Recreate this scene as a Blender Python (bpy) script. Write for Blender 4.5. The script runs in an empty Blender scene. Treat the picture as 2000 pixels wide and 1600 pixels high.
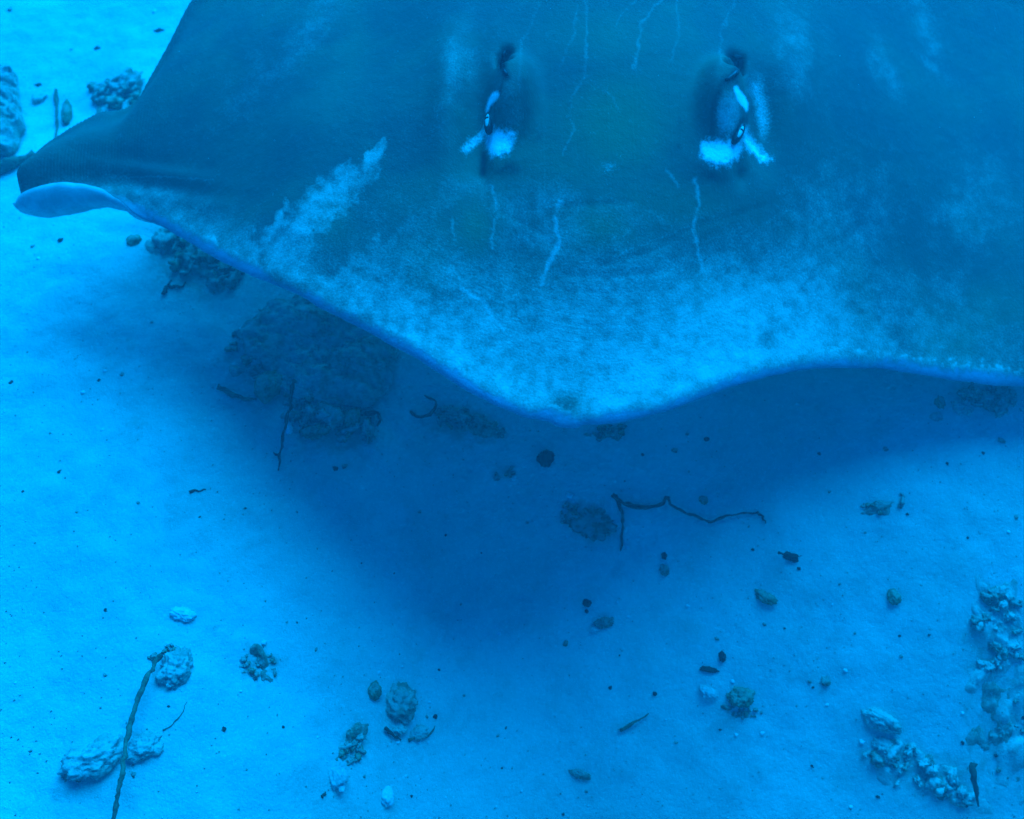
import bpy, math, random
import numpy as np
from mathutils import Vector

# ------------------------------------------------------------------ camera, world, sun, exposure
SC = bpy.context.scene
COL = SC.collection
H = 1.20                      # camera height above the sand, metres
PITCH = math.radians(57.0)    # degrees below the horizon
FPX = 1804.0                  # focal length in photograph pixels (2000 px wide)
K = H / 1.35                  # heights below are written for a 1.35 m camera

cd = bpy.data.cameras.new('camera')
cam = bpy.data.objects.new('camera', cd)
COL.objects.link(cam)
cam.location = (0, 0, H)
cam.rotation_euler = (math.pi / 2 - PITCH, 0, 0)
cd.sensor_width = 36.0
cd.lens = 36.0 * FPX / 2000.0
cd.clip_start = 0.02
cd.clip_end = 400
cd.dof.use_dof = True          # the lens is focused on the animal
cd.dof.focus_distance = 1.15
cd.dof.aperture_fstop = 4.0
SC.camera = cam

SUN_EL, SUN_AZ = math.radians(41), math.radians(18)    # azimuth measured from +Y towards +X
w = bpy.data.worlds.new('World')
SC.world = w
w.use_nodes = True
nt = w.node_tree
bg = nt.nodes['Background']
sky = nt.nodes.new('ShaderNodeTexSky')
sky.sky_type = 'NISHITA'
sky.sun_disc = False
sky.sun_elevation = SUN_EL
sky.sun_rotation = SUN_AZ
tint = nt.nodes.new('ShaderNodeMix')                  # daylight that reaches the bottom has lost its red
tint.data_type = 'RGBA'
tint.blend_type = 'MULTIPLY'
tint.inputs[0].default_value = 1.0
nt.links.new(sky.outputs[0], tint.inputs[6])
tint.inputs[7].default_value = (0.0, 0.10, 0.80, 1)
nt.links.new(tint.outputs[2], bg.inputs[0])
bg.inputs[1].default_value = 0.05

sd = bpy.data.lights.new('sun', 'SUN')
sun = bpy.data.objects.new('sun', sd)
COL.objects.link(sun)
sd.energy = 4.6
sd.angle = math.radians(62)
sd.color = (0.0, 0.355, 1.0)
sv = Vector((math.sin(SUN_AZ) * math.cos(SUN_EL), math.cos(SUN_AZ) * math.cos(SUN_EL), math.sin(SUN_EL)))
sun.rotation_euler = (-sv).to_track_quat('-Z', 'Y').to_euler()
sun.location = (0, 0, 6)

SC.view_settings.view_transform = 'Standard'
SC.view_settings.look = 'None'
SC.view_settings.gamma = 1
SC.view_settings.use_curve_mapping = False
SC.view_settings.exposure = 1.72
SC.render.engine = 'CYCLES'
SC.cycles.use_denoising = True
SC.cycles.volume_bounces = 1
SC.cycles.max_bounces = 6

# ------------------------------------------------------------------ helpers
rng = random.Random(7)
nrng = np.random.default_rng(7)
CP, SP = math.cos(PITCH), math.sin(PITCH)


def unproj(px, py, z):
    """photograph pixel + height above the sand datum -> world point"""
    a = (px - 1000.0) / FPX
    b = (800.0 - py) / FPX
    dz = -SP + b * CP
    t = (z - H) / dz
    return np.array([a * t, (CP + b * SP) * t, z])


def project(P):
    """world points (n,3) -> photograph pixels"""
    x, y, z = P[:, 0], P[:, 1], P[:, 2] - H
    d = y * CP - z * SP
    u = y * SP + z * CP
    return 1000 + FPX * x / d, 800 - FPX * u / d


def _hash(ix, iy, iz, seed):
    h = (ix.astype(np.int64) * 374761393 + iy.astype(np.int64) * 668265263
         + iz.astype(np.int64) * 2147483647 + seed * 974634777) & 0xFFFFFFFF
    h = ((h ^ (h >> 13)) * 1274126177) & 0xFFFFFFFF
    h = ((h ^ (h >> 16)) * 2246822519) & 0xFFFFFFFF
    return ((h ^ (h >> 15)) & 0xFFFFFF) / float(0xFFFFFF)


def vnoise(x, y, z, seed=0):
    xi, yi, zi = np.floor(x), np.floor(y), np.floor(z)
    fx, fy, fz = x - xi, y - yi, z - zi
    fx, fy, fz = [f * f * f * (f * (f * 6 - 15) + 10) for f in (fx, fy, fz)]
    r = 0
    for dx in (0, 1):
        for dy in (0, 1):
            for dz in (0, 1):
                wgt = (fx if dx else 1 - fx) * (fy if dy else 1 - fy) * (fz if dz else 1 - fz)
                r = r + wgt * _hash(xi + dx, yi + dy, zi + dz, seed)
    return r * 2 - 1


def fbm(x, y, z, seed=0, octv=4, gain=0.5):
    r, a, f = 0, 1.0, 1.0
    for o in range(octv):
        r = r + a * vnoise(x * f + 17.3 * o, y * f - 9.1 * o, z * f + 3.7 * o, seed + o)
        a *= gain
        f *= 2.03
    return r


def sstep(a, b, x):
    t = np.clip((x - a) / (b - a), 0, 1)
    return t * t * (3 - 2 * t)


def new_mesh(name, verts, faces, mat=None, smooth=True):
    me = bpy.data.meshes.new(name)
    v = np.ascontiguousarray(verts, dtype=np.float32)
    if isinstance(faces, np.ndarray):
        n, k = faces.shape
        me.vertices.add(len(v))
        me.vertices.foreach_set('co', v.ravel())
        me.loops.add(n * k)
        me.loops.foreach_set('vertex_index', np.ascontiguousarray(faces, dtype=np.int32).ravel())
        me.polygons.add(n)
        me.polygons.foreach_set('loop_start', np.arange(0, n * k, k, dtype=np.int32))
        me.update(calc_edges=True)
        me.validate()
    else:
        me.from_pydata([tuple(map(float, p)) for p in v], [], faces)
        me.update()
    if smooth:
        me.polygons.foreach_set('use_smooth', np.ones(len(me.polygons), dtype=bool))
    if mat:
        me.materials.append(mat)
    return me


def obj(name, me, parent=None, loc=None):
    o = bpy.data.objects.new(name, me)
    COL.objects.link(o)
    if loc is not None:
        o.location = loc
    if parent:
        o.parent = parent
    return o


def tag(o, label=None, cat=None, group=None, kind=None):
    if label:
        o['label'] = label
    if cat:
        o['category'] = cat
    if group:
        o['group'] = group
    if kind:
        o['kind'] = kind
    return o


def seg_dist(px, py, pts):
    """distance in pixels from points to a polyline"""
    d = np.full(px.shape, 1e9)
    for (ax, ay), (bx, by) in zip(pts[:-1], pts[1:]):
        vx, vy = bx - ax, by - ay
        t = np.clip(((px - ax) * vx + (py - ay) * vy) / (vx * vx + vy * vy + 1e-9), 0, 1)
        d = np.minimum(d, np.hypot(px - ax - t * vx, py - ay - t * vy))
    return d


def poly_sdf(px, py, pts):
    """signed distance (negative inside) to a closed pixel polygon"""
    inside = np.zeros(px.shape, bool)
    n = len(pts)
    for i in range(n):
        x0, y0 = pts[i]
        x1, y1 = pts[(i + 1) % n]
        c = ((y0 > py) != (y1 > py)) & (px < (x1 - x0) * (py - y0) / (y1 - y0 + 1e-9) + x0)
        inside ^= c
    d = seg_dist(px, py, list(pts) + [pts[0]])
    return np.where(inside, -d, d)


def blob(px, py, cx, cy, rx, ry, ang=0, p=2.0):
    c, s = math.cos(math.radians(ang)), math.sin(math.radians(ang))
    dx, dy = px - cx, py - cy
    a, b = (dx * c + dy * s) / rx, (-dx * s + dy * c) / ry
    return np.exp(-(a * a + b * b) ** (p / 2))


# ------------------------------------------------------------------ materials
def mat_new(name, rough=0.8, spec=0.25):
    m = bpy.data.materials.new(name)
    m.use_nodes = True
    b = m.node_tree.nodes['Principled BSDF']
    b.inputs['Roughness'].default_value = rough
    b.inputs['Specular IOR Level'].default_value = spec * 0.22   # wet surfaces reflect little under water
    return m, m.node_tree, b


class NB:
    """small node builder"""
    def __init__(s, nt):
        s.nt = nt

    def n(s, t, **kw):
        nd = s.nt.nodes.new(t)
        for k, v in kw.items():
            setattr(nd, k, v)
        return nd

    def l(s, a, b):
        s.nt.links.new(a, b)

    def put(s, sock, v):
        if isinstance(v, (int, float)):
            sock.default_value = v
        elif isinstance(v, tuple):
            sock.default_value = v if len(v) == len(sock.default_value) else (*v, 1.0)
        else:
            s.l(v, sock)

    def math(s, op, a, b=0.0, clamp=False):
        nd = s.n('ShaderNodeMath', operation=op)
        nd.use_clamp = clamp
        s.put(nd.inputs[0], a)
        s.put(nd.inputs[1], b)
        return nd.outputs[0]

    def mix(s, fac, a, b, mode='MIX'):
        nd = s.n('ShaderNodeMix', data_type='RGBA', blend_type=mode)
        s.put(nd.inputs[0], fac)
        s.put(nd.inputs[6], a)
        s.put(nd.inputs[7], b)
        return nd.outputs[2]

    def noise(s, scale, detail=4, rough=0.55, vec=None, w=0.0):
        nd = s.n('ShaderNodeTexNoise')
        nd.inputs['Scale'].default_value = scale
        nd.inputs['Detail'].default_value = detail
        nd.inputs['Roughness'].default_value = rough
        if vec is not None:
            s.l(vec, nd.inputs['Vector'])
        return nd.outputs[0]

    def ramp(s, x, a, b):
        nd = s.n('ShaderNodeMapRange', interpolation_type='SMOOTHSTEP')
        s.put(nd.inputs[0], x)
        nd.inputs[1].default_value = a
        nd.inputs[2].default_value = b
        return nd.outputs[0]

    def attr(s, name):
        nd = s.n('ShaderNodeAttribute', attribute_name=name)
        return nd

    def geo_pos(s):
        return s.n('ShaderNodeNewGeometry').outputs['Position']

    def objco(s):
        return s.n('ShaderNodeTexCoord').outputs['Object']

    def bump(s, height, strength, dist, prev=None):
        nd = s.n('ShaderNodeBump')
        nd.inputs['Strength'].default_value = strength
        nd.inputs['Distance'].default_value = dist
        s.put(nd.inputs['Height'], height)
        if prev is not None:
            s.l(prev, nd.inputs['Normal'])
        return nd.outputs[0]


SAND_C = (0.62, 0.58, 0.50)


def make_sand():
    m, t, b = mat_new('sand', 0.95, 0.1)
    g = NB(t)
    P = g.objco()
    big = g.noise(3.2, 3, 0.5, P)
    mid = g.noise(26, 4, 0.6, P)
    fine = g.noise(420, 3, 0.7, P)
    gr = g.noise(170, 4, 0.75, P)
    c = g.mix(g.ramp(big, 0.35, 0.68), SAND_C, (0.52, 0.48, 0.40))
    c = g.mix(g.math('MULTIPLY', g.ramp(g.noise(11, 5, 0.65, P), 0.48, 0.72), 0.45), c, (0.40, 0.37, 0.30))
    c = g.mix(g.math('MULTIPLY', g.ramp(mid, 0.5, 0.75), 0.30), c, (0.42, 0.38, 0.29))
    c = g.mix(g.math('MULTIPLY', g.ramp(fine, 0.58, 0.74), 0.30), c, (0.24, 0.21, 0.16))
    c = g.mix(g.math('MULTIPLY', g.ramp(fine, 0.44, 0.30), 0.45), c, (0.86, 0.84, 0.78))
    c = g.mix(g.math('MULTIPLY', g.ramp(gr, 0.56, 0.72), 0.35), c, (0.30, 0.27, 0.20))
    c = g.mix(g.math('MULTIPLY', g.ramp(gr, 0.40, 0.27), 0.4), c, (0.85, 0.82, 0.75))
    # film of dark algae in drifts with outlines of their own
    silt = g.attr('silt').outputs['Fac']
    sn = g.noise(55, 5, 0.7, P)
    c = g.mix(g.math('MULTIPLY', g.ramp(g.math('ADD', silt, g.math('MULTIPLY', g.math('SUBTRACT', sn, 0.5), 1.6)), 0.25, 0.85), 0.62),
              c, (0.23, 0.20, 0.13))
    g.put(b.inputs['Base Color'], c)
    n1 = g.bump(g.math('ADD', mid, g.math('MULTIPLY', gr, 0.35)), 0.6, 0.007)
    n2 = g.bump(fine, 0.55, 0.0012, n1)
    g.l(n2, b.inputs['Normal'])
    return m


def make_rock(name, base, dark, silt=0.5, scale=60):
    m, t, b = mat_new(name, 0.92, 0.12)
    g = NB(t)
    P = g.objco()
    n1 = g.noise(scale, 5, 0.65, P)
    n2 = g.noise(scale * 4.5, 4, 0.7, P)
    c = g.mix(g.ramp(n1, 0.36, 0.64), base, dark)
    c = g.mix(g.math('MULTIPLY', g.ramp(n2, 0.52, 0.72), 0.55), c, tuple(x * 0.45 for x in dark))
    nz = g.n('ShaderNodeSeparateXYZ')
    g.l(g.n('ShaderNodeNewGeometry').outputs['Normal'], nz.inputs[0])
    up = g.ramp(g.math('ADD', nz.outputs[2], g.math('MULTIPLY', g.math('SUBTRACT', n1, 0.5), 1.3)), 0.55, 1.05)
    up = g.math('MULTIPLY', up, g.ramp(g.noise(scale * 0.45, 4, 0.6, P), 0.62, 0.40))
    c = g.mix(g.math('MULTIPLY', up, silt), c, (0.55, 0.51, 0.43))   # settled sand on the upper faces
    g.put(b.inputs['Base Color'], c)
    k = g.bump(n1, 0.7, 0.006)
    k = g.bump(n2, 0.8, 0.0022, k)
    g.l(k, b.inputs['Normal'])
    return m


def make_skin():
    m, t, b = mat_new('ray_skin', 0.62, 0.28)
    g = NB(t)
    P = g.objco()
    A = g.n('ShaderNodeSeparateColor')
    g.l(g.attr('paint').outputs['Color'], A.inputs[0])
    B = g.n('ShaderNodeSeparateColor')
    g.l(g.attr('marks').outputs['Color'], B.inputs[0])
    sand, white, dark = A.outputs[0], A.outputs[1], A.outputs[2]
    olive, scratch, rim = B.outputs[0], B.outputs[1], B.outputs[2]
    wr = g.attr('wrinkle').outputs['Fac']
    n1 = g.noise(7, 4, 0.6, P)
    n2 = g.noise(34, 5, 0.65, P)
    n3 = g.noise(330, 3, 0.75, P)
    c = g.mix(g.ramp(n1, 0.32, 0.70), (0.072, 0.074, 0.058), (0.112, 0.118, 0.070))
    c = g.mix(g.math('MULTIPLY', g.ramp(g.noise(2.6, 4, 0.55, P), 0.42, 0.66), 0.55), c, (0.058, 0.062, 0.056))
    c = g.mix(g.math('MULTIPLY', g.ramp(n2, 0.50, 0.75), 0.4), c, (0.075, 0.075, 0.05))
    c = g.mix(g.math('MULTIPLY', olive, 0.8), c, (0.13, 0.155, 0.06))
    # fine sand caught on the skin, and light painted on the brow domes
    e = g.math('ADD', g.math('ADD', g.math('MULTIPLY', g.math('SUBTRACT', n3, 0.5), 0.85),
                             g.math('MULTIPLY', g.math('SUBTRACT', n2, 0.5), 0.7)), sand)
    fac = g.math('MULTIPLY', g.ramp(e, 0.0, 1.25), 0.90)
    c = g.mix(fac, c, (0.58, 0.55, 0.46))
    spk = g.ramp(n3, 0.70, 0.76)
    c = g.mix(g.math('MULTIPLY', spk, g.math('MINIMUM', g.math('ADD', g.math('MULTIPLY', sand, 1.0), 0.10), 0.7)), c, (0.8, 0.8, 0.74))
    es = g.math('ADD', scratch, g.math('MULTIPLY', g.math('SUBTRACT', n3, 0.5), 0.7))
    c = g.mix(g.math('MULTIPLY', g.ramp(es, 0.05, 1.35), 0.62), c, (0.60, 0.57, 0.50))
    ew = g.math('ADD', white, g.math('MULTIPLY', g.math('SUBTRACT', n3, 0.5), 0.75))
    c = g.mix(rim, c, (0.30, 0.27, 0.33))
    c = g.mix(g.ramp(ew, 0.10, 1.05), c, (0.95, 0.93, 0.88))
    c = g.mix(dark, c, (0.022, 0.02, 0.018))
    g.put(b.inputs['Base Color'], c)
    # creases that run in arcs across the snout
    wv = g.n('ShaderNodeTexNoise', noise_dimensions='2D')
    cx = g.n('ShaderNodeCombineXYZ')
    sx = g.n('ShaderNodeSeparateXYZ')
    g.l(P, sx.inputs[0])
    g.l(g.math('MULTIPLY', sx.outputs[0], 9.0), cx.inputs[0])
    g.l(g.math('MULTIPLY', wr, 0.11), cx.inputs[1])
    g.l(cx.outputs[0], wv.inputs['Vector'])
    wv.inputs['Scale'].default_value = 1.0
    wv.inputs['Detail'].default_value = 3
    k = g.bump(g.math('MULTIPLY', wv.outputs[0], g.attr('creased').outputs['Fac']), 0.22, 0.003)
    k = g.bump(n2, 0.30, 0.006, k)
    k = g.bump(g.noise(90, 4, 0.7, P), 0.35, 0.003, k)
    k = g.bump(n3, 0.45, 0.0018, k)
    g.l(k, b.inputs['Normal'])
    return m


def plain(name, c, rough=0.8, var=0.35, scale=120, spec=0.25):
    m, t, b = mat_new(name, rough, spec)
    g = NB(t)
    n = g.noise(scale, 4, 0.65, g.objco())
    g.put(b.inputs['Base Color'], g.mix(g.ramp(n, 0.3, 0.72), c, tuple(x * (1 - var) for x in c)))
    g.l(g.bump(n, 0.5, 0.0015), b.inputs['Normal'])
    return m


M_SAND = make_sand()
M_SKIN = make_skin()
M_BELLY = plain('ray_belly', (0.56, 0.54, 0.50), 0.6, 0.3, 40)
M_ROCK = make_rock('grey_rock', (0.42, 0.38, 0.29), (0.23, 0.21, 0.14), 0.8)
M_SILT = make_rock('silted_rock', (0.54, 0.50, 0.41), (0.36, 0.33, 0.25), 0.9, 60)
M_OLIVE = make_rock('algae_rock', (0.30, 0.28, 0.15), (0.15, 0.15, 0.07), 0.5, 80)
M_CORAL = make_rock('dead_coral', (0.38, 0.34, 0.24), (0.17, 0.16, 0.10), 0.68, 130)
M_TWIG = plain('twig_bark', (0.085, 0.07, 0.045), 0.9, 0.6, 160)
M_PALETWIG = plain('silty_bark', (0.20, 0.17, 0.10), 0.9, 0.6, 130)
M_DARK = plain('dark_pebble', (0.05, 0.045, 0.035), 0.8, 0.5, 200)
M_SHELL = plain('white_shell', (0.72, 0.70, 0.64), 0.6, 0.2, 150)
M_PALE = plain('pale_stone', (0.62, 0.58, 0.52), 0.85, 0.35, 90)
M_EYE = plain('eye_black', (0.015, 0.014, 0.012), 0.25, 0.3, 100, 0.5)
M_IRIS = plain('eye_lid', (0.62, 0.66, 0.55), 0.4, 0.3, 300, 0.5)

# ------------------------------------------------------------------ the sea bed
def gz(x, y):
    x, y = np.asarray(x, float), np.asarray(y, float)
    z = 0.016 * fbm(x * 1.7, y * 1.7, 0 * x, 3, 3) + 0.0042 * fbm(x * 9, y * 9, 0 * x, 8, 3) + 0.0016 * fbm(x * 30, y * 30, 0 * x, 12, 3)
    # added slope on the near right, turned from the sun to darken the sand
    t = (0.72 - y) / 0.09
    drop = 0.09 * np.where(t > 30, t, np.log1p(np.exp(np.minimum(t, 30))))
    drop = np.minimum(drop, 0.9)
    return z - 0.60 * drop * sstep(-0.42, 0.10, x) * (1 - sstep(1.2, 3.0, x))


def ground(px, py):
    z = 0.0
    for _ in range(4):
        p = unproj(px, py, z)
        z = float(gz(p[0], p[1]))
    p = unproj(px, py, z)
    d = p[1] * CP - (z - H) * SP
    mpp = d / FPX
    elev = math.asin((H - z) / np.linalg.norm(p - np.array([0, 0, H])))
    return p, mpp, mpp / math.sin(elev)


def build_sand():
    n_in = 520
    xi = np.linspace(-1.6, 1.6, n_in)
    yi = np.linspace(-0.3, 2.5, 456)
    out = 0.02 * (1.19 ** np.arange(1, 46))
    out = np.cumsum(out)
    out = out[out < 90]
    xs = np.concatenate([(-1.6 - out)[::-1], xi, 1.6 + out])
    ys = np.concatenate([(-0.3 - out)[::-1], yi, 2.5 + out])
    X, Y = np.meshgrid(xs, ys)
    Z = gz(X, Y)
    V = np.stack([X.ravel(), Y.ravel(), Z.ravel()], 1)
    nx, ny = len(xs), len(ys)
    i = np.arange(nx * ny).reshape(ny, nx)
    F = np.stack([i[:-1, :-1].ravel(), i[:-1, 1:].ravel(), i[1:, 1:].ravel(), i[1:, :-1].ravel()], 1)
    me = new_mesh('sea_bed', V, F, M_SAND)
    silt = np.zeros(len(V))
    near = (np.abs(V[:, 0]) < 1.6) & (V[:, 1] > -0.2) & (V[:, 1] < 2.4)
    px, py = project(V[near])
    s = np.zeros(px.shape)
    for (cx, cy, rx, ry, a, v) in SILT:
        s = np.maximum(s, v * blob(px, py, cx, cy, rx, ry, a, 2.4))
    silt[near] = s
    at = me.attributes.new('silt', 'FLOAT', 'POINT')
    at.data.foreach_set('value', silt.astype(np.float32))
    o = obj('sea_bed', me)
    tag(o, 'pale rippled sand of the sea bed', None, None, 'structure')
    return o


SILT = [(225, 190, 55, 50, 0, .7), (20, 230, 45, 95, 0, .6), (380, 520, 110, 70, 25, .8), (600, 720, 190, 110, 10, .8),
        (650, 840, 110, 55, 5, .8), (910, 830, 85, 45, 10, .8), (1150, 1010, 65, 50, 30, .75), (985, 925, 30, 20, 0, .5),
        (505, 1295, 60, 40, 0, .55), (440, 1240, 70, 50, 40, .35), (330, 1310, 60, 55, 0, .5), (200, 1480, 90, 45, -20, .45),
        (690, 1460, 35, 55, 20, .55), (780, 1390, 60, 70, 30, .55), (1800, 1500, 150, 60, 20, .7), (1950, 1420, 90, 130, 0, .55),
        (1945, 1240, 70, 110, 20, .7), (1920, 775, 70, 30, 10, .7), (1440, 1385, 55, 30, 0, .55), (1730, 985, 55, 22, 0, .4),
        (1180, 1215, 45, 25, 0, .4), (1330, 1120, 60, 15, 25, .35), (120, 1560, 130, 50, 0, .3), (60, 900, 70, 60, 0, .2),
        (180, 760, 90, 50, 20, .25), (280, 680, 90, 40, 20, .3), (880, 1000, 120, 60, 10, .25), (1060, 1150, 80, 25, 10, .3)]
build_sand()

# ------------------------------------------------------------------ the stingray
def pchip(xk, yk, x):
    """monotone cubic through the knots"""
    xk, yk = np.asarray(xk, float), np.asarray(yk, float)
    h = np.diff(xk)
    dl = np.diff(yk) / h
    m = np.zeros(len(xk))
    for i in range(1, len(xk) - 1):
        if dl[i - 1] * dl[i] > 0:
            w1, w2 = 2 * h[i] + h[i - 1], h[i] + 2 * h[i - 1]
            m[i] = (w1 + w2) / (w1 / dl[i - 1] + w2 / dl[i])
    m[0], m[-1] = dl[0], dl[-1]
    i = np.clip(np.searchsorted(xk, x) - 1, 0, len(xk) - 2)
    t = (x - xk[i]) / h[i]
    t2, t3 = t * t, t * t * t
    return ((2 * t3 - 3 * t2 + 1) * yk[i] + (t3 - 2 * t2 + t) * h[i] * m[i]
            + (-2 * t3 + 3 * t2) * yk[i + 1] + (t3 - t2) * h[i] * m[i + 1])


def smooth1(a, n):
    k = np.hanning(n + 2)[1:-1]
    k /= k.sum()
    return np.convolve(np.pad(a, n // 2, mode='edge'), k, mode='valid')[:len(a)]


LEAD = [(40, 394, .235), (52, 402, .232), (100, 407, .232), (150, 398, .235), (215, 386, .245), (300, 432, .265),
        (450, 520, .325), (600, 587, .365), (800, 692, .36), (950, 785, .33), (1040, 820, .305), (1110, 831, .30),
        (1190, 828, .30), (1300, 803, .29), (1450, 750, .265), (1560, 724, .235), (1650, 718, .20), (1750, 725, .16),
        (1870, 744, .115), (2000, 754, .08), (2180, 740, .075), (2360, 690, .085), (2420, 640, .095)]
TRAIL = [(40, 390, .236), (47, 345, .245), (62, 308, .255), (130, 258, .25), (200, 223, .25), (246, 216, .255),
         (270, 200, .26), (292, 160, .275), (330, 92, .295), (380, 0, .32)]
lead = np.array([unproj(a, b, c * K) for a, b, c in LEAD])
trail = [unproj(a, b, c * K) for a, b, c in TRAIL]
XL, XR = lead[0, 0], lead[-1, 0]
xt, yt = trail[-1][0], trail[-1][1]
XM = 0.5 * (XL + XR)
HALF = 0.5 * (XR - XL)
for fx, dy in ((-.50, .22), (-.30, .36), (-.12, .43), (.0, .45), (.12, .43), (.30, .36), (.56, .30), (.80, .20), (.92, .05), (.98, -.22)):
    trail.append(np.array([XM + fx * HALF, yt + dy, (.37 - .20 * sstep(.3, 1, fx)) * K]))
trail.append(np.array([XR, lead[-1, 1] + .004, lead[-1, 2]]))
trail = np.array(trail)


def build_ray():
    NX = 1000
    u = np.linspace(-1, 1, NX)
    # stations crowd towards the two wing tips
    f = 0.70 * u + 0.30 * np.sin(u * math.pi / 2)
    xs = XM + HALF * f
    yf, zf = pchip(lead[:, 0], lead[:, 1], xs), pchip(lead[:, 0], lead[:, 2], xs)
    yb, zb = pchip(trail[:, 0], trail[:, 1], xs), pchip(trail[:, 0], trail[:, 2], xs)
    sm = smooth1(yf, 31)
    keep = sstep(0, 60, np.arange(NX)) * sstep(0, 60, np.arange(NX)[::-1])
    yf = yf * (1 - keep) + sm * keep
    yb = yb * (1 - keep) + smooth1(yb, 15) * keep
    yf = yf + (.0010 * fbm(xs * 55, 0 * xs, 0 * xs, 14, 3) + .0012 * np.minimum(0, vnoise(xs * 30, 0 * xs, 0 * xs, 15) + .55) * -2) * keep
    # small tubercle at the very end of the snout
    sx = unproj(1108, 832, .30 * K)[0]
    yf = yf - 0.0045 * np.exp(-((xs - sx) / 0.016) ** 4)
    # scalloped trailing edge
    yb = yb + 0.0035 * np.sin(xs * 1350 + 2 * vnoise(xs * 60, 0 * xs, 0 * xs, 5)) * keep + 0.004 * vnoise(xs * 40, 0 * xs, 0 * xs, 6) * keep
    yb = np.maximum(yb, yf + 0.0005)
    # width of the margin that is curled upwards near the left wing tip
    q_px = np.array([30, 42, 60, 100, 150, 200, 250, 300, 340])
    q_m = np.array([.012, .034, .056, .072, .072, .056, .036, .016, 0]) * K
    qx = np.array([unproj(p, 395, .24 * K)[0] for p in q_px])
    Q = np.interp(xs, qx, q_m, right=0)
    Q = smooth1(Q, 25)
    chord = yb - yf + Q
    d0 = np.array([0, .0006, .0018, .0036, .006, .009, .0125, .0165])
    NC = 520
    tt = np.linspace(0, 1, NC)
    tt = 0.62 * tt + 0.38 * tt ** 2.4
    sc = np.clip(chord / 0.10, 0.02, 1)[:, None]
    inner = (chord[:, None] - 2 * d0[-1] * sc)
    D = np.concatenate([d0[None, :-1] * sc, d0[-1] * sc + inner * tt[None, :],
                        (chord[:, None] - d0[None, :-1] * sc)[:, ::-1]], 1)
    n = D.shape[1]
    X = np.repeat(xs[:, None], n, 1)
    T = np.clip((D - Q[:, None]) / np.maximum(chord - Q, 1e-4)[:, None], 0, 1)
    Y = yf[:, None] - Q[:, None] + D
    s = (X - XM) / HALF
    mid = zf[:, None] * (1 - T) + zb[:, None] * T
    # slow waves that run along the fins
    wave = 0.020 * np.sin(T * 5.0 - 1.0) * sstep(.35, .75, np.abs(s)) * np.sign(-s) * T * (1 - T) * 4
    wave = wave + 0.012 * fbm(X * 2.6, Y * 2.6, 0 * X, 21, 2) * sstep(0.0, 0.12, T) * (1 - sstep(.9, 1, T))
    mid = mid + wave * K
    eD = np.minimum(D, (chord[:, None] - D))
    R = 0.020 * np.clip(chord / 0.2, .1, 1)[:, None]
    e = np.clip(eD / R, 0, 1)
    ht = 0.0095 * np.sqrt(np.maximum(1 - (1 - e) ** 2, 0)) * np.clip(chord / 0.25, .15, 1)[:, None]
    thick_w = 0.060 * sstep(0.0, .35, T) * (1 - sstep(.55, 1, T)) * np.exp(-(np.abs(s) / .70) ** 2.4)
    body = 0.105 * sstep(0.02, .40, T) * (1 - sstep(.50, .98, T)) * np.exp(-(np.abs(s + 0.01) / .34) ** 2.2)
    top = mid + ht + (thick_w * .55 + body) * K
    bot = mid - ht - (thick_w * .25 + body * .35) * K
    P = np.stack([X, Y, top], 2)

    # curled-up margin
    def curl(Yc, Zc, lift):
        q = np.maximum(Q[:, None] - D, 0)
        r = 0.021 * K
        th = np.minimum(q / r, 1.95)
        ex = np.maximum(q - 1.95 * r, 0)
        yy = (yf[:, None]) - r * np.sin(th) - ex * math.cos(1.95)
        zz = r * (1 - np.cos(th)) + ex * math.sin(1.95)
        m_ = q > 0
        # offset of the sheet's own half thickness along its normal
        off = lift * ht
        return (np.where(m_, yy + off * np.sin(th), Yc),
                np.where(m_, mid + zz + off * np.cos(th), Zc))
    Yt, Zt = curl(Y, top, 1.0)
    Yb_, Zb_ = curl(Y, bot, -1.0)
    # eyes, brow domes and spiracle hollows, placed where the photograph shows them
    P = np.stack([X, Yt, Zt], 2).reshape(-1, 3)
    px, py = project(P)
    dz = np.zeros(px.shape)
    # brow domes
    dz += .048 * blob(px, py, 1000, 196, 44, 72, 4, 3.4)
    dz += .048 * blob(px, py, 1410, 200, 44, 72, -4, 3.4)
    # sockets outside the eyes
    dz -= .026 * blob(px, py, 925, 235, 36, 110, 0, 2.4)
    dz -= .026 * blob(px, py, 1492, 225, 34, 95, -4, 2.4)
    # low flap behind the socket on the outside
    dz += .020 * blob(px, py, 880, 180, 40, 120, 6)
    dz += .020 * blob(px, py, 1545, 170, 40, 120, -6)
    # fleshy ridge in front of the eyes
    dz += .006 * blob(px, py, 985, 305, 44, 30, 10)
    dz += .006 * blob(px, py, 1405, 318, 46, 30, -8)
    dz -= .012 * blob(px, py, 945, 318, 12, 30, 0)
    dz -= .012 * blob(px, py, 1447, 330, 14, 30, 0)
    # spiracles
    for pts in SPIR:
        dz -= .026 * np.exp(-(seg_dist(px, py, pts) / 11.0) ** 2)
    # cranium ridge and the hollow between the eyes
    dz -= .006 * blob(px, py, 1200, 240, 120, 140)
    # smile creases across the snout
    for pts in ([(985, 415), (1050, 452), (1080, 480)], [(1500, 400), (1350, 447), (1280, 490), (1170, 520)],
                [(1100, 402), (1170, 398), (1230, 394)], [(1095, 535), (1200, 540), (1300, 530)]):
        dz -= .0010 * np.exp(-(seg_dist(px, py, pts) / 8.0) ** 2)
    # folds that gather towards the curled tip
    fold = .004 * np.sin((py - 0.12 * px) * 0.11) * blob(px, py, 300, 350, 130, 40, 12)
    P[:, 2] += (dz + fold) * K
    px, py = project(P)
    V = [P]
    ids = np.arange(NX * n).reshape(NX, n)
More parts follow.
